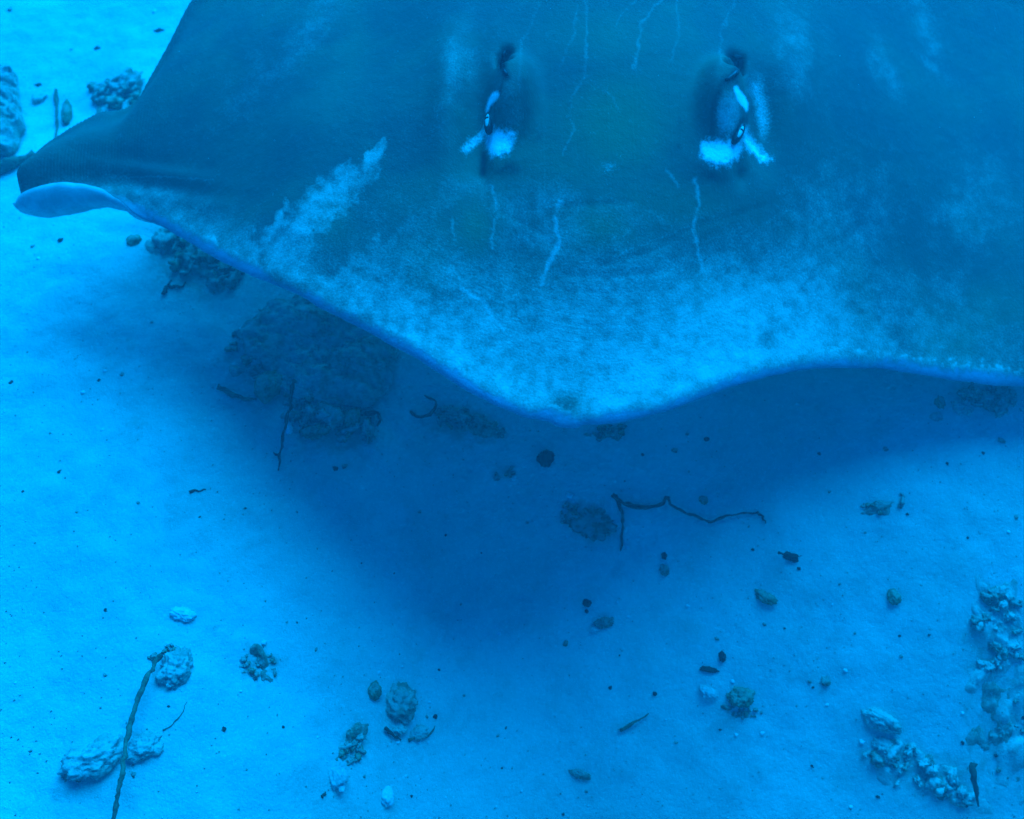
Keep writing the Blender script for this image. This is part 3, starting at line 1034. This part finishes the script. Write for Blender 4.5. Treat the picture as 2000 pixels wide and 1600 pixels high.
twig('standing_twig', [(572, 742), (566, 790), (556, 840), (548, 880), (545, 918)], 8, M_TWIG, 'long straight twig reaching out from the broad silted rock', 'twig', None, [.03, .05, .03, .012, 0], [([(545, 890), (536, 884)], 5)])
twig('hooked_root', [(714, 806), (738, 806), (744, 822), (738, 832)], 10, M_TWIG, 'dark hooked root curling out at the end of the broad rock', 'root', None, [.006, .008, .006, 0])
rock('white_shell', 565, 838, 14, 20, 0, .5, M_SHELL, 'pale shell chip beside the long straight twig', 'shell', None, .25, 3, .25)
rock('block_stone', 690, 822, 30, 38, 8, .9, M_OLIVE, 'upright blocky stone in the rubble at the foot of the broad rock', 'stone', None, .25, 4, .25)
rock('block_stone', 640, 815, 40, 30, -10, .7, M_ROCK, 'rounded crusted stone wedged against the foot of the broad rock', 'stone', None, .3, 4, .25, 2, .2)
rock('block_stone', 718, 846, 24, 44, -14, .8, M_ROCK, 'tall narrow stone at the end of the rubble by the hooked root', 'stone', None, .3, 4, .25, 2, .2)

# ---- in the shade of the snout
twig('ring_shaped_root', [(802, 806), (818, 814), (840, 812), (852, 798), (848, 780), (830, 774)], 7, M_TWIG, 'dark root bent into an open ring on shaded sand', 'root', None, [0, .006, .008, .008, .006, 0])
pile(915, 828, 72, 22, 14, 22, 10, 26, 'in the shade beside the ring-shaped root', 'rubble beside the ring root', None, .45, 7)
pile(1190, 842, 38, 12, -6, 8, 14, 30, 'right under the snout', 'rubble under the snout', None, .4, 8)
rock('round_pebble', 1066, 898, 32, 32, 0, .7, M_DARK, 'round dark stone alone on shaded sand below the snout', 'stone', None, .15, 4, .3)
pile(982, 924, 24, 14, 0, 7, 8, 18, 'around the small white shell in the shade', 'rubble round the white shell', None, .4, 9)
rock('white_shell', 1003, 934, 11, 11, 20, .5, M_SHELL, 'small white shell at the edge of a little shaded rubble heap', 'shell', None, .25, 3, .2)
pile(1112, 998, 14, 32, 10, 12, 8, 20, 'at the outer side of the forked root', 'rubble beside the forked root', None, .5, 10)
rock('low_mound', 1155, 1020, 84, 60, 25, .22, M_CORAL, 'low dark crusted mound beside the long forked root', 'rock', None, .4, 4, .3, 2.2, .2)
twig('forked_root', [(1196, 966), (1216, 984), (1240, 990), (1266, 993), (1280, 986), (1294, 986), (1300, 968), (1318, 994), (1345, 1004), (1385, 1018), (1415, 1010), (1445, 1003), (1482, 1001)],
     7.5, M_TWIG, 'long thin dark forked root zigzagging across the sand below the snout', 'root', None, [.012, .004, .003, .004, .006, .012, .004, .003, .004, .006, .003, 0],
     [([(1198, 968), (1212, 990), (1217, 1015), (1216, 1040), (1210, 1078)], 7), ([(1480, 1001), (1490, 1012), (1496, 1024)], 5)])

# ---- open sand in the middle
for i, (n_, x, y, w_, h_, a, zf, mt, lb, ct) in enumerate([
        ('speckled_stone', 1374, 977, 18, 15, 0, .6, M_OLIVE, 'small speckled stone just behind the zigzag root', 'stone'),
        ('dark_shell', 1545, 1088, 30, 15, 18, .6, M_DARK, 'dark pointed shell with a thin spine, past the root tip', 'shell'),
        ('oval_shell', 1497, 1166, 44, 24, 32, .35, M_OLIVE, 'smooth oval brownish shell half sunk in the sand', 'shell'),
        ('mossy_stone', 1746, 1166, 24, 28, 0, .7, M_OLIVE, 'lone mossy stone on clean sand before the right-hand rubble', 'stone'),
        ('grey_stone', 1298, 1112, 20, 22, 0, .6, M_CORAL, 'small grey stone below the bend of the zigzag root', 'stone'),
        ('dark_chip', 1297, 1084, 10, 16, 0, .5, M_DARK, 'tiny dark chip just behind the small grey stone', 'stone'),
        ('pebble_and_hole', 1147, 1178, 17, 15, 0, .6, M_DARK, 'black stone standing in for a dark round hole', 'pebble'),  # dark stone added where the sand has a hole
        ('pebble_and_hole', 1146, 1194, 8, 7, 0, .6, M_DARK, 'smaller black pebble tucked beside the stone standing in for a hole', 'pebble'),
        ('wedge_stone', 1182, 1216, 40, 20, -12, .6, M_CORAL, 'dark wedge-shaped stone with a pale shell at its side', 'stone'),
        ('pale_shell', 1164, 1228, 22, 14, -20, .4, M_PALE, 'pale shell lying against the dark wedge-shaped stone', 'shell'),
        ('brown_pebble', 1105, 1256, 9, 13, 20, .6, M_OLIVE, 'single brown pebble on open sand near the wedge-shaped stone', 'pebble'),
        ('pointed_pebble', 1411, 1281, 14, 20, 0, .6, M_DARK, 'pointed dark pebble behind the round banded stone', 'pebble'),
        ('flat_chip', 1386, 1308, 34, 11, 10, .4, M_TWIG, 'flat dark chip lying beside the pointed dark pebble', 'stone'),
        ('banded_stone', 1447, 1362, 50, 38, 10, .6, M_OLIVE, 'round banded stone with gravel around its foot', 'stone'),
        ('pale_stone', 1383, 1352, 34, 24, 40, .5, M_PALE, 'pale lumpy stone next to the round banded stone', 'stone'),
        ('small_stone', 1612, 1329, 18, 20, 0, .5, M_CORAL, 'small grey-brown stone beside a dark crumb', 'stone'),
        ('tongue_stone', 1718, 1406, 76, 34, 34, .55, M_SILT, 'tongue-shaped smooth stone lying on clean sand', 'stone'),
        ('black_bead', 1279, 1355, 8, 8, 0, .8, M_DARK, 'tiny round black bead alone on open sand', 'pebble'),
        ('brown_chip', 1132, 1512, 44, 16, 18, .4, M_CORAL, 'thin brown chip half buried in clean sand', 'stone'),
        ('white_stone', 756, 1556, 30, 34, 0, .6, M_SHELL, 'white lumpy stone with shadow beneath, on clean sand', 'stone'),
        ('white_shell', 356, 1200, 50, 24, 18, .45, M_SHELL, 'white shell fragment lying alone on bright sand', 'shell'),
        ('mossy_rock', 782, 1372, 70, 66, 20, .65, M_ROCK, 'rounded mossy rock with a cup-shaped stone beside it', 'rock'),
        ('cup_stone', 731, 1348, 24, 34, -12, .7, M_OLIVE, 'green cup-shaped stone beside the rounded mossy rock', 'stone'),
        ('white_chip', 788, 1404, 20, 13, -20, .5, M_SHELL, 'white chip lying at the foot of the rounded mossy rock', 'shell'),
        ('silted_lump', 815, 1432, 44, 26, -6, .5, M_SILT, 'silted lump in front of the mossy rock, beside the black splinter', 'stone'),
        ('silted_lump', 778, 1424, 34, 24, 20, .5, M_SILT, 'silted lump in front of the mossy rock, under the black splinter', 'stone'),
        ('pale_boulder', 660, 1512, 38, 56, -14, .45, M_PALE, 'pale egg-shaped stone sunk in bright sand', 'stone'),
        ('pitted_stone', 345, 1308, 66, 70, 12, .55, M_SILT, 'pale pitted stone behind the upper end of the long thin stick', 'rock'),
        ('pale_rock', 190, 1482, 118, 66, -24, .55, M_SILT, 'pale angular rock leaning on the long thin stick', 'rock'),
        ('mossy_stone', 280, 1462, 66, 46, -24, .5, M_SILT, 'speckled rounded stone on the inner side of the long thin stick', 'rock'),
        ('grey_stone', 1836, 787, 20, 20, 0, .6, M_OLIVE, 'round greenish stone out from under the low wing edge', 'stone'),
        ('heart_stone', 1881, 797, 38, 28, 0, .5, M_SILT, 'heart-shaped grey stone beside the low wing edge', 'stone'),
        ('flat_stone', 1830, 815, 24, 14, 10, .3, M_SILT, 'flat pale stone before the round greenish stone', 'stone'),
        ('silted_stone', 1725, 1455, 46, 34, 30, .4, M_SILT, 'pale silted stone before the tongue-shaped stone', 'stone')]):
    big = w_ > 30
    rock(n_, x, y, w_, h_, a, zf * 1.15, mt, lb, ct, None, .24 if big else .24, 5 if big else 4, .46, 1.8, .12 if mt in (M_ROCK, M_CORAL, M_SILT) else 0)
twig('spine', [(1520, 1080), (1545, 1088), (1566, 1084)], 4, M_TWIG, 'thin dark spine stuck to the pointed shell', 'twig', None, [.004, .008, 0])
twig('black_splinter', [(754, 1424), (768, 1435), (784, 1446)], 7, M_TWIG, 'straight black splinter in front of the rounded mossy rock', 'twig', None, [.004, .004, .002])
twig('brown_splinter', [(1212, 1430), (1240, 1408), (1268, 1394)], 7, M_PALETWIG, 'brown splinter lying alone beside a faint dark smudge of silt', 'twig', None, [0, .006, .003])
twig('black_sliver', [(370, 960), (386, 958), (404, 958)], 5, M_TWIG, 'thin black sliver lying alone at the shadow edge', 'twig')
twig('dark_sliver', [(630, 1558), (638, 1548)], 6, M_TWIG, 'tiny dark sliver near the pale egg-shaped stone', 'twig')
twig('hooked_twig', [(800, 1444), (830, 1440), (846, 1428), (850, 1416)], 5, M_PALETWIG, 'hooked thin twig around the silted lump by the mossy rock', 'twig', None, [0, .003, .003, 0])

# ---- the long stick at the lower left
twig('long_stick', [(206, 1680), (222, 1600), (236, 1520), (248, 1440), (262, 1380), (276, 1345), (300, 1300), (318, 1280)], 9, M_PALETWIG,
     'long thin bare stick running over the pale stones', 'stick', None, [.004, .02, .035, .036, .026, .020, .018, .012], (), (.9, .9))
twig('thread_root', [(318, 1428), (338, 1416), (356, 1394), (366, 1370)], 2.5, M_PALETWIG, 'hair-thin root curving across bright sand between two stones', 'root')
pile(505, 1298, 38, 30, 0, 22, 6, 14, 'in a gritty patch on the bright sand', 'rubble in the gritty patch', None, .25, 12)
pile(150, 1510, 34, 16, -20, 8, 8, 18, 'at the outer foot of the pale angular rock', 'rubble by the pale angular rock', None, .3, 13)
pile(690, 1455, 22, 40, 15, 16, 10, 24, 'behind the pale egg-shaped stone', 'rubble behind the egg-shaped stone', None, .5, 14)
pile(320, 1275, 30, 14, -20, 7, 8, 18, 'at the upper end of the long thin stick', 'rubble at the stick end', None, .3, 15)
pile(1452, 1388, 40, 14, 8, 14, 6, 12, 'round the foot of the round banded stone', 'rubble round the banded stone', None, .2, 16)

# ---- right-hand rubble
pile(1932, 778, 52, 20, 6, 20, 12, 30, 'just outside the low wing edge', 'rubble outside the low wing', None, .4, 17)
pile(1950, 1215, 46, 66, -10, 26, 10, 28, 'in the loose drift behind the crusted slab', 'rubble behind the crusted slab', (M_SILT, M_SILT, M_CORAL), .45, 18)
pile(1945, 1300, 58, 22, -30, 18, 12, 28, 'along the back edge of the crusted slab', 'rubble on the slab edge', (M_SILT, M_SILT, M_CORAL), .45, 19)
pile(1780, 1500, 110, 40, 22, 34, 12, 34, 'before the tongue-shaped stone', 'rubble before the smooth tongue', (M_SILT, M_SILT, M_CORAL), .45, 20)
pile(1860, 1545, 50, 22, 15, 14, 12, 30, 'on the cracked side of the slab', 'rubble beside the crack', (M_SILT, M_ROCK, M_CORAL), .45, 21)
pile(1960, 1430, 60, 90, 0, 16, 6, 14, 'scattered over the top of the crusted slab', 'rubble on the crusted slab', (M_CORAL, M_DARK), .2, 22)
pile(1725, 988, 44, 12, -8, 9, 8, 18, 'in a small patch on the sand out from the snout', 'rubble in the small patch', None, .4, 23)
twig('cracked_stick', [(1900, 1492), (1904, 1520), (1908, 1550), (1910, 1574)], 12, M_TWIG, 'short black stick wedged along the side of the crusted slab', 'stick', None, [.018, .024, .022, .008])

# ---- pebbles spread over the sand
DOTS = [(22, 747, 9), (238, 732, 10), (45, 960, 6), (270, 982, 7), (193, 743, 6), (296, 630, 6), (118, 470, 10), (64, 482, 8), (706, 1100, 5), (617, 1269, 6), (206, 1191, 6),
        (205, 1318, 9), (437, 1425, 9), (260, 1513, 10), (553, 1420, 6), (60, 1467, 7), (330, 1380, 6), (560, 1216, 6), (580, 1216, 5), (1730, 877, 9), (1600, 886, 7),
        (1318, 880, 12), (1380, 858, 9), (1342, 848, 8), (1255, 888, 6), (1346, 921, 5), (1470, 1073, 8), (1463, 1028, 6), (1210, 1280, 5), (1215, 1271, 4), (1191, 1343, 8),
        (1493, 1219, 7), (1532, 1227, 5), (1400, 1247, 9), (1772, 1004, 8), (1700, 990, 10), (1815, 1240, 6), (1670, 1236, 5), (1757, 1242, 6), (1761, 1281, 6), (1406, 1425, 7),
        (1320, 1450, 7), (1586, 1496, 8), (1606, 1520, 6), (1715, 1556, 10), (1835, 1556, 12), (1880, 1450, 10), (1925, 1222, 10), (849, 1399, 11), (833, 1399, 8), (857, 1308, 6),
        (906, 1358, 5), (988, 1422, 6), (972, 1437, 5), (803, 1555, 8), (711, 1516, 6), (980, 1500, 6), (820, 1000, 5), (870, 1045, 5), (580, 1000, 5), (480, 993, 6),
        (150, 1000, 5), (115, 922, 6), (98, 846, 5), (1920, 885, 8), (1955, 860, 10), (1850, 905, 6), (1690, 1040, 5), (1560, 1110, 8), (1640, 1140, 5), (655, 915, 10), (672, 911, 9),
        (390, 1010, 6), (20, 20, 8), (190, 95, 7), (140, 97, 5), (75, 166, 8), (1030, 1020, 5), (940, 1080, 4), (1000, 1500, 5), (1100, 1590, 8), (1145, 1545, 6), (310, 60, 10),
        (1985, 1010, 7), (1890, 1050, 6), (1620, 960, 7), (1220, 940, 5), (900, 1180, 5), (770, 1120, 4), (1580, 1330, 9), (1588, 1342, 7)]
WHITES = [(75, 505, 6), (205, 725, 8), (162, 766, 9), (200, 840, 7), (974, 1238, 9), (1226, 1070, 7), (1112, 966, 13), (1120, 1010, 8), (740, 1314, 8), (785, 1302, 8), (838, 1372, 7),
          (776, 1450, 9), (818, 1450, 8), (836, 1450, 6), (1651, 1309, 8), (1615, 1376, 8), (1488, 1432, 9), (1438, 1435, 8), (1342, 1183, 8), (1430, 1330, 8), (870, 1558, 6),
          (968, 1575, 6), (792, 1516, 6), (1880, 1392, 8), (1684, 1448, 12), (1662, 1575, 8), (1228, 1205, 8), (1206, 1176, 6), (302, 22, 7), (470, 644, 9), (515, 1255, 10), (30, 1334, 6),
          (470, 1350, 6), (310, 470, 8), (1558, 790, 6), (1970, 1038, 7), (1626, 1180, 7), (1300, 1405, 5), (1018, 1545, 6), (620, 1440, 6)]
for k, (x, y, d) in enumerate(DOTS):
    mt = (M_DARK, M_CORAL)[k % 2]
    d *= rng.uniform(.7, 1.0)
    if mt is M_DARK:
        rock('pebble', x, y, d, d * rng.uniform(.65, 1), rng.uniform(0, 180), .5, mt, 'tiny black pebble lying singly on the open sand', 'pebble', 'black pebbles on open sand', .5, 3, .42)
    else:
        rock('pebble', x, y, d * 1.2, d * rng.uniform(.7, 1), rng.uniform(0, 180), .5, mt, 'tiny brown pebble lying singly on the open sand', 'pebble', 'brown pebbles on open sand', .5, 3, .45)
for x, y, d in WHITES:
    rock('shell_chip', x, y, d, d * rng.uniform(.6, 1), rng.uniform(0, 180), .4, M_SHELL, 'tiny white shell chip lying singly on the sand', 'shell', 'white shell chips on the sand', .5, 2, .42)


# ---- grit that nobody could count
def grit(name, n, mat, label, seed, smin, smax, bias):
    r = np.random.default_rng(seed)
    px = r.uniform(-300, 2300, n * 4)
    py = r.uniform(-250, 1900, n * 4)
    dens = .35 + .65 * sstep(-.2, .7, fbm(px / 180, py / 180, 0 * px, seed, 3))
    for (cx, cy, rx, ry, a, v) in SILT:
        dens = np.maximum(dens, bias * (1.2 * v) * blob(px, py, cx, cy, rx * 1.2, ry * 1.2, a))
    keep = r.random(len(px)) < dens * .6
    px, py = px[keep][:n], py[keep][:n]
    P = []
    for a, b in zip(px, py):
        P.append(unproj(a, b, 0.0))
    P = np.array(P)
    P[:, 2] = gz(P[:, 0], P[:, 1])
    base = np.array([(1, 0, 0), (-.6, .8, 0), (-.5, -.9, 0), (.2, 0, .8), (0, .1, -.6)])
    fb = np.array([(0, 1, 3), (1, 2, 3), (2, 0, 3), (1, 0, 4), (2, 1, 4), (0, 2, 4)])
    m = len(P)
    s = (smin + (smax - smin) * r.random(m) ** 3)[:, None, None]
    th = r.uniform(0, 6.283, m)
    c_, s_ = np.cos(th), np.sin(th)
    el = r.uniform(.5, 1.0, m)
    bx = base[None] * np.stack([np.ones(m), el, r.uniform(.5, .9, m)], 1)[:, None, :]
    x = bx[..., 0] * c_[:, None] - bx[..., 1] * s_[:, None]
    y = bx[..., 0] * s_[:, None] + bx[..., 1] * c_[:, None]
    V = np.stack([x, y, bx[..., 2]], 2) * s + P[:, None, :]
    V[..., 2] += .15 * s[..., 0]
    F = (fb[None] + (np.arange(m) * 5)[:, None, None]).reshape(-1, 3)
    o = obj(name, new_mesh(name, V.reshape(-1, 3), F, mat, False))
    tag(o, label, None, None, 'stuff')


grit('dark_grit', 10000, M_CORAL, 'fine dark grit strewn over the sand', 61, .0005, .0022, .8)
grit('pale_grit', 4200, M_SHELL, 'fine pale shell grit strewn over the sand', 62, .0005, .0020, .5)

# ---- specks drifting in the water
def snow(n, seed):
    r = np.random.default_rng(seed)
    z = r.uniform(.02, .78, n)
    P = np.array([unproj(a, b, c) for a, b, c in zip(r.uniform(-300, 2300, n), r.uniform(-250, 1850, n), z)])
    base = np.array([(1, 0, 0), (-1, 0, 0), (0, 1, 0), (0, -1, 0), (0, 0, 1), (0, 0, -1)], float)
    fb = np.array([(0, 2, 4), (2, 1, 4), (1, 3, 4), (3, 0, 4), (2, 0, 5), (1, 2, 5), (3, 1, 5), (0, 3, 5)])
    V = base[None] * (r.uniform(.00022, .00060, n))[:, None, None] + P[:, None, :]
    F = (fb[None] + (np.arange(n) * 6)[:, None, None]).reshape(-1, 3)
    tag(obj('drifting_specks', new_mesh('drifting_specks', V.reshape(-1, 3), F, M_SHELL, False)), 'pale specks drifting in the water', None, None, 'stuff')


snow(700, 77)

# ------------------------------------------------------------------ the water between lens and sand
def build_haze():
    x, y0, y1, z0, z1 = 12.0, -8.0, 14.0, -1.0, H + 0.35
    v = [(-x, y0, z0), (x, y0, z0), (x, y1, z0), (-x, y1, z0), (-x, y0, z1), (x, y0, z1), (x, y1, z1), (-x, y1, z1)]
    f = [(3, 2, 1, 0), (4, 5, 6, 7), (0, 1, 5, 4), (1, 2, 6, 5), (2, 3, 7, 6), (3, 0, 4, 7)]
    m = bpy.data.materials.new('sea_water')
    m.use_nodes = True
    t = m.node_tree
    t.nodes.remove(t.nodes['Principled BSDF'])
    pv = t.nodes.new('ShaderNodeVolumePrincipled')
    pv.inputs['Color'].default_value = (0.55, 0.85, 0.95, 1)
    pv.inputs['Density'].default_value = 0.075
    pv.inputs['Anisotropy'].default_value = 0.3
    t.links.new(pv.outputs[0], t.nodes['Material Output'].inputs['Volume'])
    o = obj('haze', new_mesh('haze', np.array(v, float), f, m, False))
    tag(o, 'clear blue sea water over the sand', None, None, 'stuff')


build_haze()
